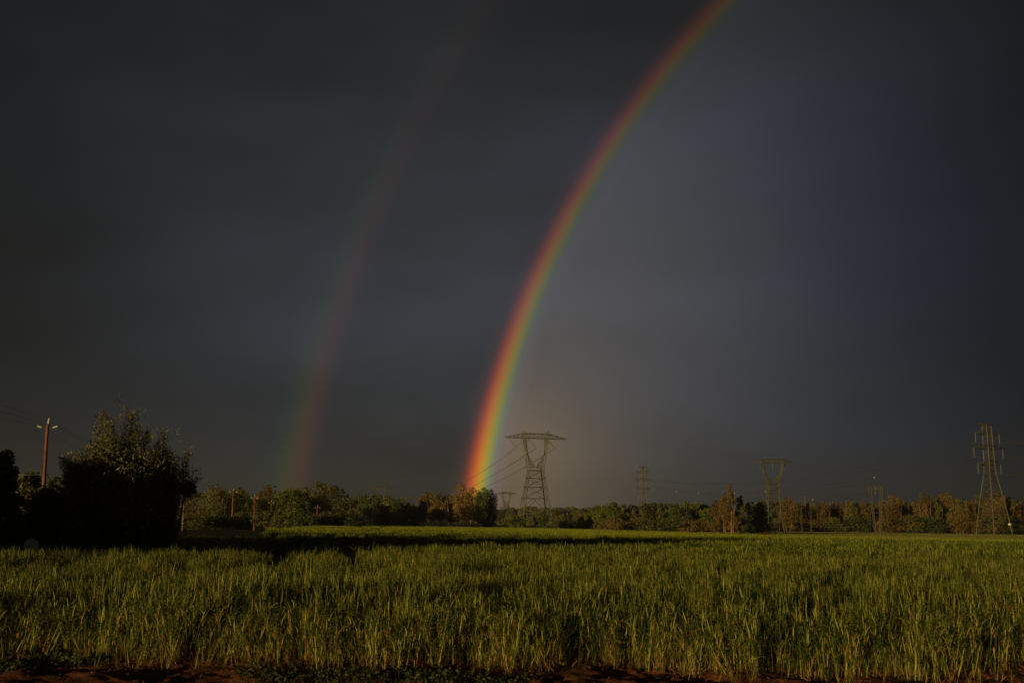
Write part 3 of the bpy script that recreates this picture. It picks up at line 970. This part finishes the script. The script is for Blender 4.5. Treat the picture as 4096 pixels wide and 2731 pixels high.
# ------------------------------------------------------------------ wooden poles
def insulator(mb, p, axis, s=1.0):
    mb.lathe([(.012 * s, 0), (.055 * s, .01 * s), (.060 * s, .05 * s), (.035 * s, .07 * s), (.062 * s, .09 * s), (.062 * s, .14 * s), (.036 * s, .16 * s), (.055 * s, .18 * s), (.050 * s, .24 * s), (.018 * s, .27 * s), (.001, .275 * s)], p, axis, 10)


def wood_pole(px, top, Y, lean, label, s=1.0, collar=False):
    H = gz(px, top, Y) - .28 * s
    X = (px - 2048) / F * (Y * math.cos(R(PITCH)) + (H - EYE) * math.sin(R(PITCH)))
    root = tag(empty('utility_pole', (X, Y, 0)), label, 'utility pole', 'wooden poles beside the dark trees')
    sx = math.tan(R(lean))
    off = -H * sx                            # seen column is that of the top
    mb = MB()
    pts = [(off + sx * H * t + .02 * math.sin(t * 5), 0, H * t - (.3 if t == 0 else 0)) for t in np.linspace(0, 1, 9)]
    mb.tube(pts, np.linspace(.112, .076, 9) * s, 10)
    mb.build('shaft', M['pole'], root, True)
    tips = []
    for k, (dx, dz) in enumerate([(0, 0.02), (-.52, -.14), (.52, -.14)]):
        dx *= s; dz *= s
        mi = MB()
        holder = root
        if k == 0:
            insulator(mi, (0.03, 0, H + dz), (.05, 0, 1), s * 1.25)
            tips.append(Vector((X + .03, Y, H + .32 * s)))
        else:
            sg = -1 if k == 1 else 1
            br = MB()
            br.tube([(sg * .10 * s, 0, H - .26 * s), (sg * .24 * s, 0, H - .22 * s), (sg * .30 * s, 0, H - .17 * s)], .016 * s, 6)
            holder = br.build('bracket', M['iron'], root, True)
            insulator(mi, (sg * .28 * s, 0, H - .18 * s), (sg, 0, .28), s * 1.15)
            tips.append(Vector((X + sg * .52 * s, Y, H - .12 * s)))
        mi.build('insulator', M['ceramic'], holder, True)
    if collar:
        for zc in (.95, .55):
            m2 = MB()
            m2.lathe([(.12, -.04), (.135, -.04), (.135, .04), (.12, .04)], (off + sx * zc, 0, zc), (0, 0, 1), 12)
            m2.build('metal_band', M['plate'], root, True)
    return tips


P = []
P.append(wood_pole(197, 1676, 62, -1.4, 'tall brown wooden pole with three white insulators beside the airy tree', 1.15))
P.append(wood_pole(751, 1903, 140, -.4, 'red brown wooden pole with two shiny bands near its foot', 1.2, True))
P.append(wood_pole(943, 1955, 165, 0, 'third red brown wooden pole along the row, half sunk in bushes', 1.2))
P.append(wood_pole(1027, 1979, 150, -2.4, 'slim red pole standing clear on the dark ground', 1.0))
P.append(wood_pole(1095, 2001, 185, -1.5, 'short faint pole right behind the small olive tree', 1.0))
P.append(wood_pole(1279, 2021, 195, -.5, 'last and smallest wooden pole before the olive humped tree', 1.0))


def cable(a, b, sag, r, label, group, name='overhead_wire', n=26, cat='cable', mat='cable'):
    a, b = np.asarray(a, float), np.asarray(b, float)
    t = np.linspace(0, 1, n)
    p = a + (b - a) * t[:, None]
    p[:, 2] -= sag * 4 * t * (1 - t)
    mb = MB()
    mb.tube(p, r, 5)
    return tag(mb.build(name, M[mat], None, True), label, cat, group)


near_pole = [(-11.2, -19, 8.4), (-11.8, -19, 8.0), (-10.6, -19, 8.0)]
side = ['top', 'left', 'right']
for k in range(3):
    cable(near_pole[k], P[0][k], .9, .006, 'thin overhead wire reaching the %s insulator of the tall brown pole' % side[k], 'telephone wires')
    cable(P[0][k], P[1][k], 1.0, .006, 'thin wire running on from the %s insulator of the tall brown pole' % side[k], 'telephone wires')
    for q in range(1, 5):
        cable(P[q][k], P[q + 1][k], .5, .006, 'hair thin %s wire between the %s and %s wooden poles' % (side[k], ordn[q], ordn[q + 1]), 'telephone wires', n=12)
xm = gx(190, 62) - .3
cable((-44, 62.4, 4.7), (xm - .15, 62, 4.25), .35, .022, 'thick low cable from the edge trees to the tall brown pole', 'low cables')
cable((xm + .15, 62, 4.3), (gx(330, 66), 66, 2.3), .35, .022, 'thick low cable sagging from the tall brown pole into the bushes', 'low cables')

# ------------------------------------------------------------------ pale dish half hidden behind the crop
Yd = 35.0
rd = tag(empty('satellite_dish', (gx(146, Yd), Yd, 0)), 'pale round dish with a faded red mark, standing in the shade behind the crop', 'dish')
zc = gz(146, 2182, Yd)
mb = MB()
ax = np.array([.25, -1, .12]); ax /= np.linalg.norm(ax)
rad = .235
prof = [(.001, -.07)] + [(rad * t, -.07 + .075 * t * t) for t in (.25, .5, .75, .92)] + [(rad, .005), (rad + .008, .0), (rad * .92, -.02), (rad * .5, -.075), (.001, -.092)]
mb.lathe(prof, (0, 0, zc), ax, 32)
mb.build('reflector', M['dish'], rd, True)
mb = MB()
mb.tube([np.array([0, 0, zc - .22]) + ax * 0, np.array([0, 0, zc - .16]) + ax * .18, np.array([0, 0, zc - .02]) + ax * .30], .010, 6)
mb.lathe([(.001, 0), (.022, 0), (.026, .05), (.001, .06)], np.array([0, 0, zc - .02]) + ax * .27, ax, 10)
mb.build('feed_arm', M['iron'], rd, True)
mb = MB()
mb.tube([(0, .12, -.1), (0, .12, zc - .05), (0, .05, zc)], .024, 8)
mb.build('mast', M['iron'], rd, True)
mb = MB()
up = np.array([0, 0, 1.0]); sd = np.cross(ax, up); sd /= np.linalg.norm(sd); upd = np.cross(sd, ax)
c0 = np.array([0, 0, zc])


def patch(cx, cz, w, h, rot=0):
    pts = []
    for a in np.linspace(0, 2 * np.pi, 10, endpoint=False):
        u, v = w * math.cos(a), h * math.sin(a)
        u, v = u * math.cos(rot) - v * math.sin(rot), u * math.sin(rot) + v * math.cos(rot)
        rr2 = ((cx + u) ** 2 + (cz + v) ** 2) / rad ** 2
        pts.append(c0 + sd * (cx + u) + upd * (cz + v) + ax * (-.07 + .075 * rr2 + .003))
    pm = MB()
    pm.add(pts, [list(range(10))])
    pm.build('printed_mark', M['dish_mark'], rd)


patch(-.03, -.01, .055, .022, .2); patch(.03, .0, .04, .02, -.4); patch(0, .03, .02, .014)
for k in range(6):
    patch(-.09 + k * .036, -.12, .012, .014)


# ------------------------------------------------------------------ pylons
def lattice(mb, a0, a1, b0, b1, n, w, closed=False):
    """bracing zigzag between two members a0-a1 and b0-b1"""
    a0, a1, b0, b1 = map(np.asarray, (a0, a1, b0, b1))
    for i in range(n):
        t0, t1 = i / n, (i + 1) / n
        pa, pb = a0 + (a1 - a0) * t0, b0 + (b1 - b0) * t1
        pc, pd = b0 + (b1 - b0) * t0, a0 + (a1 - a0) * t1
        mb.beam(pa, pb, w); mb.beam(pc, pd, w)
        if closed:
            mb.beam(pd, pb, w)


def string(root, a, b, r, name='insulator'):
    a, b = np.asarray(a, float), np.asarray(b, float)
    n = 10
    L = np.linalg.norm(b - a)
    prof = []
    for i in range(n):
        h = L * i / n
        prof += [(r * .35, h), (r, h + L / n * .35), (r * .9, h + L / n * .6), (r * .35, h + L / n * .95)]
    mb = MB()
    mb.lathe(prof, a, b - a, 7)
    return mb.build(name, M['glass'], root, True)


def cat_pylon(px, Y, H, yaw, label, arm=13.9, waist=3.1, base=7.0, waist_h=24.0, arm_h=38.0, lw=.34, bw=.17, v_strings=True, group='lattice pylons', mat='steel', win_r=.39, peaks=True):
    """pylon with a waist, an open window above it and one long crossarm"""
    s = H / 41.5
    arm, waist, base, waist_h, arm_h = arm * s, waist * s, base * s, waist_h * s, arm_h * s
    lw, bw = lw * max(s, .8), bw * max(s, .8)
    X = gx(px, Y)
    root = tag(empty('lattice_pylon', (X, Y, 0), R(yaw)), label, 'pylon', group)
    m = M[mat]
    br = MB()
    corners = [(-1, -1), (1, -1), (1, 1), (-1, 1)]
    foot = {c: np.array([c[0] * base, c[1] * base * .8, 0]) for c in corners}
    wst = {c: np.array([c[0] * waist, c[1] * waist * .8, waist_h]) for c in corners}
    for c in corners:
        lg = MB()
        lg.beam(foot[c] - [0, 0, .5], wst[c], lw)
        lg.build('leg', m, root)
    for i in range(4):
        a, b = corners[i], corners[(i + 1) % 4]
        lv = [0, .22, .28, .50, .70, .86, 1.0]
        for k in range(len(lv) - 1):
            p0, p1 = foot[a] + (wst[a] - foot[a]) * lv[k], foot[a] + (wst[a] - foot[a]) * lv[k + 1]
            q0, q1 = foot[b] + (wst[b] - foot[b]) * lv[k], foot[b] + (wst[b] - foot[b]) * lv[k + 1]
            if k == 0 or k == 2:
                mid = (p1 + q1) / 2
                br.beam(p0, mid, bw); br.beam(q0, mid, bw)
            else:
                br.beam(p0, q1, bw); br.beam(q0, p1, bw)
            br.beam(p1, q1, bw * (1.5 if k in (0, 1, 5) else 1))
    br.build('bracing', m, root)
    # window: two curved-in uprights from the waist to the crossarm
    win = arm * win_r
    for sg in (-1, 1):
        up_ = MB()
        for yy in (-1, 1):
            o0 = np.array([sg * waist, yy * waist * .8, waist_h]); o1 = np.array([sg * win * 1.03, yy * waist * .35, arm_h])
            i0 = np.array([sg * waist * .15, yy * waist * .5, waist_h + 1.2 * s]); im = np.array([sg * (win * .74), yy * waist * .4, waist_h + (arm_h - waist_h) * .5])
            i1 = np.array([sg * win * .80, yy * waist * .35, arm_h])
            om = o0 + (o1 - o0) * .5
            up_.beam(o0, o1, lw * .8)
            up_.beam(i0, im, lw * .7); up_.beam(im, i1, lw * .7)
            lattice(up_, o0, om, i0, im, 5, bw * .8); lattice(up_, om, o1, im, i1, 6, bw * .8)
        up_.build('window_upright', m, root)
    ca = MB()
    y0 = waist * .35
    top_h = arm_h + 2.0 * s
    for yy in (-y0, y0):
        ca.beam((-arm, 0, arm_h), (-win, yy, arm_h), lw * .7); ca.beam((arm, 0, arm_h), (win, yy, arm_h), lw * .7); ca.beam((-win, yy, arm_h), (win, yy, arm_h), lw * .7)
        ca.beam((-arm, 0, arm_h + .1), (-win, yy, top_h), lw * .6); ca.beam((arm, 0, arm_h + .1), (win, yy, top_h), lw * .6); ca.beam((-win, yy, top_h), (win, yy, top_h), lw * .6)
        lattice(ca, (-win, yy, arm_h), (win, yy, arm_h), (-win, yy, top_h), (win, yy, top_h), 6, bw * .8)
        for sg in (-1, 1):
            lattice(ca, (sg * arm, 0, arm_h), (sg * win, yy, arm_h), (sg * arm, 0, arm_h + .1), (sg * win, yy, top_h), 5, bw * .7)
    cross_o = ca.build('crossarm', m, root)
    for sg in ((-1, 1) if peaks else ()):
        pk = MB()
        for yy in (-y0, y0):
            pk.beam((sg * win * 1.03, yy, arm_h), (sg * win * 1.08, 0, H), lw * .6); pk.beam((sg * win * .82, yy, top_h), (sg * win * 1.08, 0, H), lw * .5)
        pk.build('earth_wire_peak', m, root)
    ends = []
    d = 4.3 * s
    for cx in (-arm * .62, 0, arm * .62):
        low = np.array([cx, 0, arm_h - d])
        if v_strings:
            for sg in (-1, 1):
                string(cross_o, (cx + sg * d * .85, 0, arm_h - .1), low + [0, 0, .15], .22 * max(s, .9))
        else:
            string(cross_o, (cx, 0, arm_h), low, .13)
        ends.append(low)
    M4 = Matrix.Translation((X, Y, 0)) @ Matrix.Rotation(R(yaw), 4, 'Z')
    return [M4 @ Vector(e) for e in ends]


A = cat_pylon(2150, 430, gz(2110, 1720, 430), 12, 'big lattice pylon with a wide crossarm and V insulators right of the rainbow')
B = cat_pylon(2034, 1050, gz(2030, 1963, 1050), 12, 'small misty pylon with a wide crossarm left behind the big pylon', mat='steel', lw=.5, bw=.26)  # brighter steel than the other far pylon, imitating mist in its colour
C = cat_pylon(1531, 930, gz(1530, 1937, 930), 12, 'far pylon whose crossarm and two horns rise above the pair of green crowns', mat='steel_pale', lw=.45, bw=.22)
Fp = cat_pylon(3108, 300, gz(3108, 1835, 300), -6, 'narrow window pylon standing between the green ball tree and the rusty row', arm=11.2, waist=3.0, base=3.8, waist_h=27.4, arm_h=39.3, v_strings=False, mat='steel_pale', lw=.26, bw=.15, win_r=.58, peaks=False)


def v_tower(px, Y, H, half, foot, label, lw=.3, mat='steel_pale', joint=.45, name='portal_tower'):
    """two lattice masts under one beam, drawn together towards the ground"""
    X = gx(px, Y)
    root = tag(empty(name, (X, Y, 0), R(5)), label, 'pylon', 'lattice pylons')
    m = M[mat]
    for sg in (-1, 1):
        ms = MB()
        w = H * .028
        for dx in (-w, w):
            ms.beam((sg * foot + dx * .5, 0, -.3), (sg * half + dx, 0, H), lw * .55)
        lattice(ms, (sg * foot - w * .5, 0, 0), (sg * half - w, 0, H), (sg * foot + w * .5, 0, 0), (sg * half + w, 0, H), 14, lw * .32)
        ms.build('mast', m, root)
    cb = MB()
    cb.beam((-half * 1.15, 0, H), (half * 1.15, 0, H), lw * .7)
    cb.beam((-half, 0, H - .9), (half, 0, H - .9), lw * .5)
    lattice(cb, (-half, 0, H), (half, 0, H), (-half, 0, H - .9), (half, 0, H - .9), 7, lw * .3)
    beam_o = cb.build('beam', m, root)
    t = MB()
    zj = H * joint
    xj = foot + (half - foot) * joint
    t.beam((-xj, 0, zj), (xj, 0, zj), lw * .7)
    t.beam((-xj, 0, zj), (0, 0, zj * 1.35), lw * .4); t.beam((xj, 0, zj), (0, 0, zj * 1.35), lw * .4)
    t.build('tie', m, root)
    for cx in (-half * .1,):
        string(beam_o, (cx, 0, H), (cx, 0, H - 2.0), .13)
    return root


v_tower(3521, 240, gz(3521, 1943, 240), 25 / F * 240, 8 / F * 240, 'portal tower of two masts rising out of the rusty row', lw=.22)
v_tower(3236, 260, gz(3236, 1982, 260), 21 / F * 260, 19 / F * 260, 'faint portal tower just right of the window pylon', lw=.11)
v_tower(1656, 700, gz(1656, 1987, 700), 24 / F * 700, 5 / F * 700, 'V shaped far pylon between the dark trees and the eucalyptus stand', lw=.6)


def tall_tower(px, Y, H, yaw, label, extras=False, lw=.30, bw=.15, mat='steel_pale'):
    """square tapered tower with three pairs of short arms, one above the other"""
    X = gx(px, Y)
    s = H / 33.0
    root = tag(empty('tall_tower', (X, Y, 0), R(yaw)), label, 'pylon', 'lattice pylons')
    m = M[mat]
    prof = [(0, 3.5), (6.6, 2.75), (18.8, 1.08), (32.4, .86)]
    hs = lambda h: float(np.interp(h, [q[0] for q in prof], [q[1] for q in prof]))
    corners = [(-1, -1), (1, -1), (1, 1), (-1, 1)]
    for c in corners:
        lg = MB()
        for (h0, w0), (h1, w1) in zip(prof[:-1], prof[1:]):
            lg.beam(np.array([c[0] * w0, c[1] * w0, h0 - (.5 if h0 == 0 else 0)]) * s, np.array([c[0] * w1, c[1] * w1, h1]) * s, lw)
        lg.build('leg', m, root)
    br = MB()
    lev = [0, 3.2, 6.6, 9.2, 11.5, 13.6, 15.5, 17.2, 18.8, 20.4, 22.0, 23.6, 25.2, 26.8, 28.4, 30.0, 31.2, 32.4]
    for i in range(4):
        a, b = corners[i], corners[(i + 1) % 4]
        for h0, h1 in zip(lev[:-1], lev[1:]):
            w0, w1 = hs(h0), hs(h1)
            p0, q0 = np.array([a[0] * w0, a[1] * w0, h0]) * s, np.array([b[0] * w0, b[1] * w0, h0]) * s
            p1, q1 = np.array([a[0] * w1, a[1] * w1, h1]) * s, np.array([b[0] * w1, b[1] * w1, h1]) * s
            br.beam(p0, q1, bw); br.beam(q0, p1, bw)
            if h1 in (3.2, 6.6, 11.5, 18.8, 32.4):
                br.beam(p1, q1, bw * 1.3)
    br.build('bracing', m, root)
    ends = []
    for (h, L) in ((29.7, 4.6), (25.3, 5.6), (20.6, 4.4)):
        for sg in (-1, 1):
            am = MB()
            w = hs(h)
            tip = np.array([sg * L, 0, h + .35]) * s
            for yy in (-1, 1):
                am.beam(np.array([sg * w, yy * w, h]) * s, tip, lw * .6)
                am.beam(np.array([sg * w, yy * w, h + 1.3]) * s, tip, lw * .5)
            for t in (.35, .7):
                am.beam(np.array([sg * (w + (L - w) * t), -w * (1 - t), h + .35 * t]) * s, np.array([sg * (w + (L - w) * t), w * (1 - t), h + .35 * t]) * s, bw)
            arm_o = am.build('arm', m, root)
            e = tip - np.array([0, 0, 3.0]) * s
            string(arm_o, tip, e, .16)
            ends.append(e)
    cp = MB()
    cp.beam(np.array([-2.9, 0, 32.8]) * s, np.array([2.9, 0, 33.0]) * s, lw * .8)
    for sg in (-1, 1):
        for yy in (-1, 1):
            cp.beam(np.array([sg * .86, yy * .86, 32.4]) * s, np.array([sg * 2.9, 0, 32.9]) * s, lw * .5)
    cp.build('cap_beam', m, root)
    if extras:
        pl = MB()
        v = np.array([[-.75, -5.0, 2.9], [.75, -5.0, 2.9], [.75, -5.0, 3.5], [-.75, -5.0, 3.5]]) * s + np.array([3.1 * s, 1.7 * s, 0])
        pl.add(np.concatenate([v, v + [0, .05, 0]]), [(0, 1, 2, 3), (7, 6, 5, 4), (0, 4, 5, 1), (1, 5, 6, 2), (2, 6, 7, 3), (3, 7, 4, 0)])
        tag(pl.build('plate', M['plate'], root), 'bright plate on the right leg')
    M4 = Matrix.Translation((X, Y, 0)) @ Matrix.Rotation(R(yaw), 4, 'Z')
    return [M4 @ Vector(e) for e in ends]


T1 = tall_tower(3986, 290, gz(3950, 1694, 290), 20, 'tall lattice tower with three pairs of arms at the right edge', True)
T2 = tall_tower(2582, 640, gz(2582, 1866, 640), 24, 'narrow hazy lattice tower rising above the green row', lw=.30, bw=.15, mat='steel')  # paler steel than the nearer tower, haze brightening put into the colour

# ------------------------------------------------------------------ power lines
for k, nm in enumerate(['left', 'middle', 'right']):
    cable(A[k], C[k], 15, .085, 'heavy power line falling from the %s V insulator of the big pylon' % nm, 'heavy power lines', 'power_line', 40)
arms = ['upper left', 'upper right', 'middle left', 'middle right', 'lower left', 'lower right']
for k in range(6):
    a, b = np.asarray(T1[k]), np.asarray(T2[k])
    c = cable(a, b, 7.5, .055, 'long power line sagging between the %s arms of two lattice towers' % arms[k], 'long power lines', 'power_line', 40)
    e = a + (a - b) * .62 + np.array([0, 0, 4])
    cable(a, e, 4.0, .055, 'power line leaving the picture from the %s arm of the tall tower' % arms[k], 'long power lines', 'power_line', 24)


def along(a, b, sag, t):
    p = np.asarray(a) + (np.asarray(b) - np.asarray(a)) * t
    p[2] -= sag * 4 * t * (1 - t)
    return p


mk = [(2, .16, 'first pale marker on the power line, nearest the tall tower'), (4, .30, 'second pale marker on the power line from the tall tower'), (2, .42, 'pale marker on the power line right of the window pylon'),
      (2, .52, 'pale marker on the power line above the window pylon'), (2, .66, 'pale marker on the power line above the spire trees'), (2, .76, 'pale marker on the power line left of the spire trees'),
      (2, .88, 'pale marker on the power line nearest the narrow hazy tower')]
for k, t, lb in mk:
    c = along(T1[k], T2[k], 7.5, t)
    mb = MB()
    r_ = .26 + .2 * t
    mb.lathe([(.001, -r_), (r_ * .5, -r_ * .87), (r_ * .87, -r_ * .5), (r_, 0), (r_ * .87, r_ * .5), (r_ * .5, r_ * .87), (.001, r_)], c, (0, 0, 1), 12)
    tag(mb.build('line_marker', M['marker'], None, True), lb, 'marker', 'markers on the long power lines')

# ------------------------------------------------------------------ small things out in the pasture
for i, (px, w, Y, lb) in enumerate([(2642, 30, 190, 'leftmost flat pale plastic sheet lying in the pasture'), (2690, 46, 188, 'longest flat pale plastic sheet lying in the pasture'), (2728, 26, 186, 'rightmost flat pale plastic sheet lying in the pasture')]):
    W = w / F * Y
    mb = MB()
    gx_, gy_ = np.meshgrid(np.linspace(-W / 2, W / 2, 12), np.linspace(-.8, .8, 6))
    zz = .18 + .22 * vnoise(gx_ * 2 + i * 9, gy_ * 2, 60 + i) * (1 - (gy_ / .8) ** 2)
    top = np.stack([gx_, gy_, zz], -1).reshape(-1, 3)
    id_ = np.arange(72).reshape(6, 12)
    q = np.stack([id_[:-1, :-1], id_[:-1, 1:], id_[1:, 1:], id_[1:, :-1]], -1).reshape(-1, 4)
    mb.add(top, q); mb.add(top - [0, 0, .15], q[:, ::-1])
    rim = np.concatenate([id_[0, :], id_[1:, -1], id_[-1, -2::-1], id_[-2:0:-1, 0]])
    n = len(rim)
    mb.add(np.concatenate([top[rim], top[rim] - [0, 0, .15]]), [(k, (k + 1) % n, n + (k + 1) % n, n + k) for k in range(n)])
    o = mb.build('plastic_sheet', M['white_sheet'], None, True)
    o.location = (gx(px, Y), Y, 0)
    tag(o, lb, 'sheet', 'pale sheets in the pasture')
for i, (px, w, Y, lb) in enumerate([(2782, 60, 185, 'low brown earth mound below the highest tree of the green row'), (2900, 70, 178, 'low brown earth mound before the spire trees'),
                                    (3075, 120, 180, 'long low earth mound before the window pylon'), (1112, 70, 100, 'reddish earth mound by the small olive tree')]):
    W = w / F * Y
    mb = MB()
    n, k = 22, 8
    th = np.linspace(0, 2 * np.pi, n, endpoint=False)
    V, fs = [], []
    for j in range(k + 1):
        r_ = j / k
        for a in th:
            xx, yy = math.cos(a) * r_, math.sin(a) * r_
            nz = float(vnoise(np.array([xx * 3 + i * 7]), np.array([yy * 3]), 70)[0])
            V.append((xx * W / 2, yy * 1.4, (1 - r_ ** 2) * (.42 + .35 * nz) - .1))
    for j in range(k):
        for a in range(n):
            fs.append((j * n + a, j * n + (a + 1) % n, (j + 1) * n + (a + 1) % n, (j + 1) * n + a))
    mb.add(V, fs)
    o = mb.build('earth_mound', M['soil'], None, True)
    o.location = (gx(px, Y), Y, 0)
    tag(o, lb, 'mound', 'low earth mounds')

# ------------------------------------------------------------------ damp air
mb = MB()
x0, x1, y0, y1, z0, z1 = -1950, 1950, -1950, 1950, -1.3, 75
v = [(x, y, z) for z in (z0, z1) for (x, y) in ((x0, y0), (x1, y0), (x1, y1), (x0, y1))]
mb.add(v, [(0, 3, 2, 1), (4, 5, 6, 7), (0, 1, 5, 4), (1, 2, 6, 5), (2, 3, 7, 6), (3, 0, 4, 7)])
hm = bpy.data.materials.new('damp air')
hm.use_nodes = True
ht = hm.node_tree
ht.nodes.clear()
pv = ht.nodes.new('ShaderNodeVolumePrincipled')
pv.inputs['Color'].default_value = (.82, .85, .86, 1)
pv.inputs['Density'].default_value = 0.00034
pv.inputs['Anisotropy'].default_value = 0.78
ht.links.new(pv.outputs[0], ht.nodes.new('ShaderNodeOutputMaterial').inputs['Volume'])
tag(mb.build('haze', hm), 'thin damp air over the whole plain', 'haze', kind='stuff')
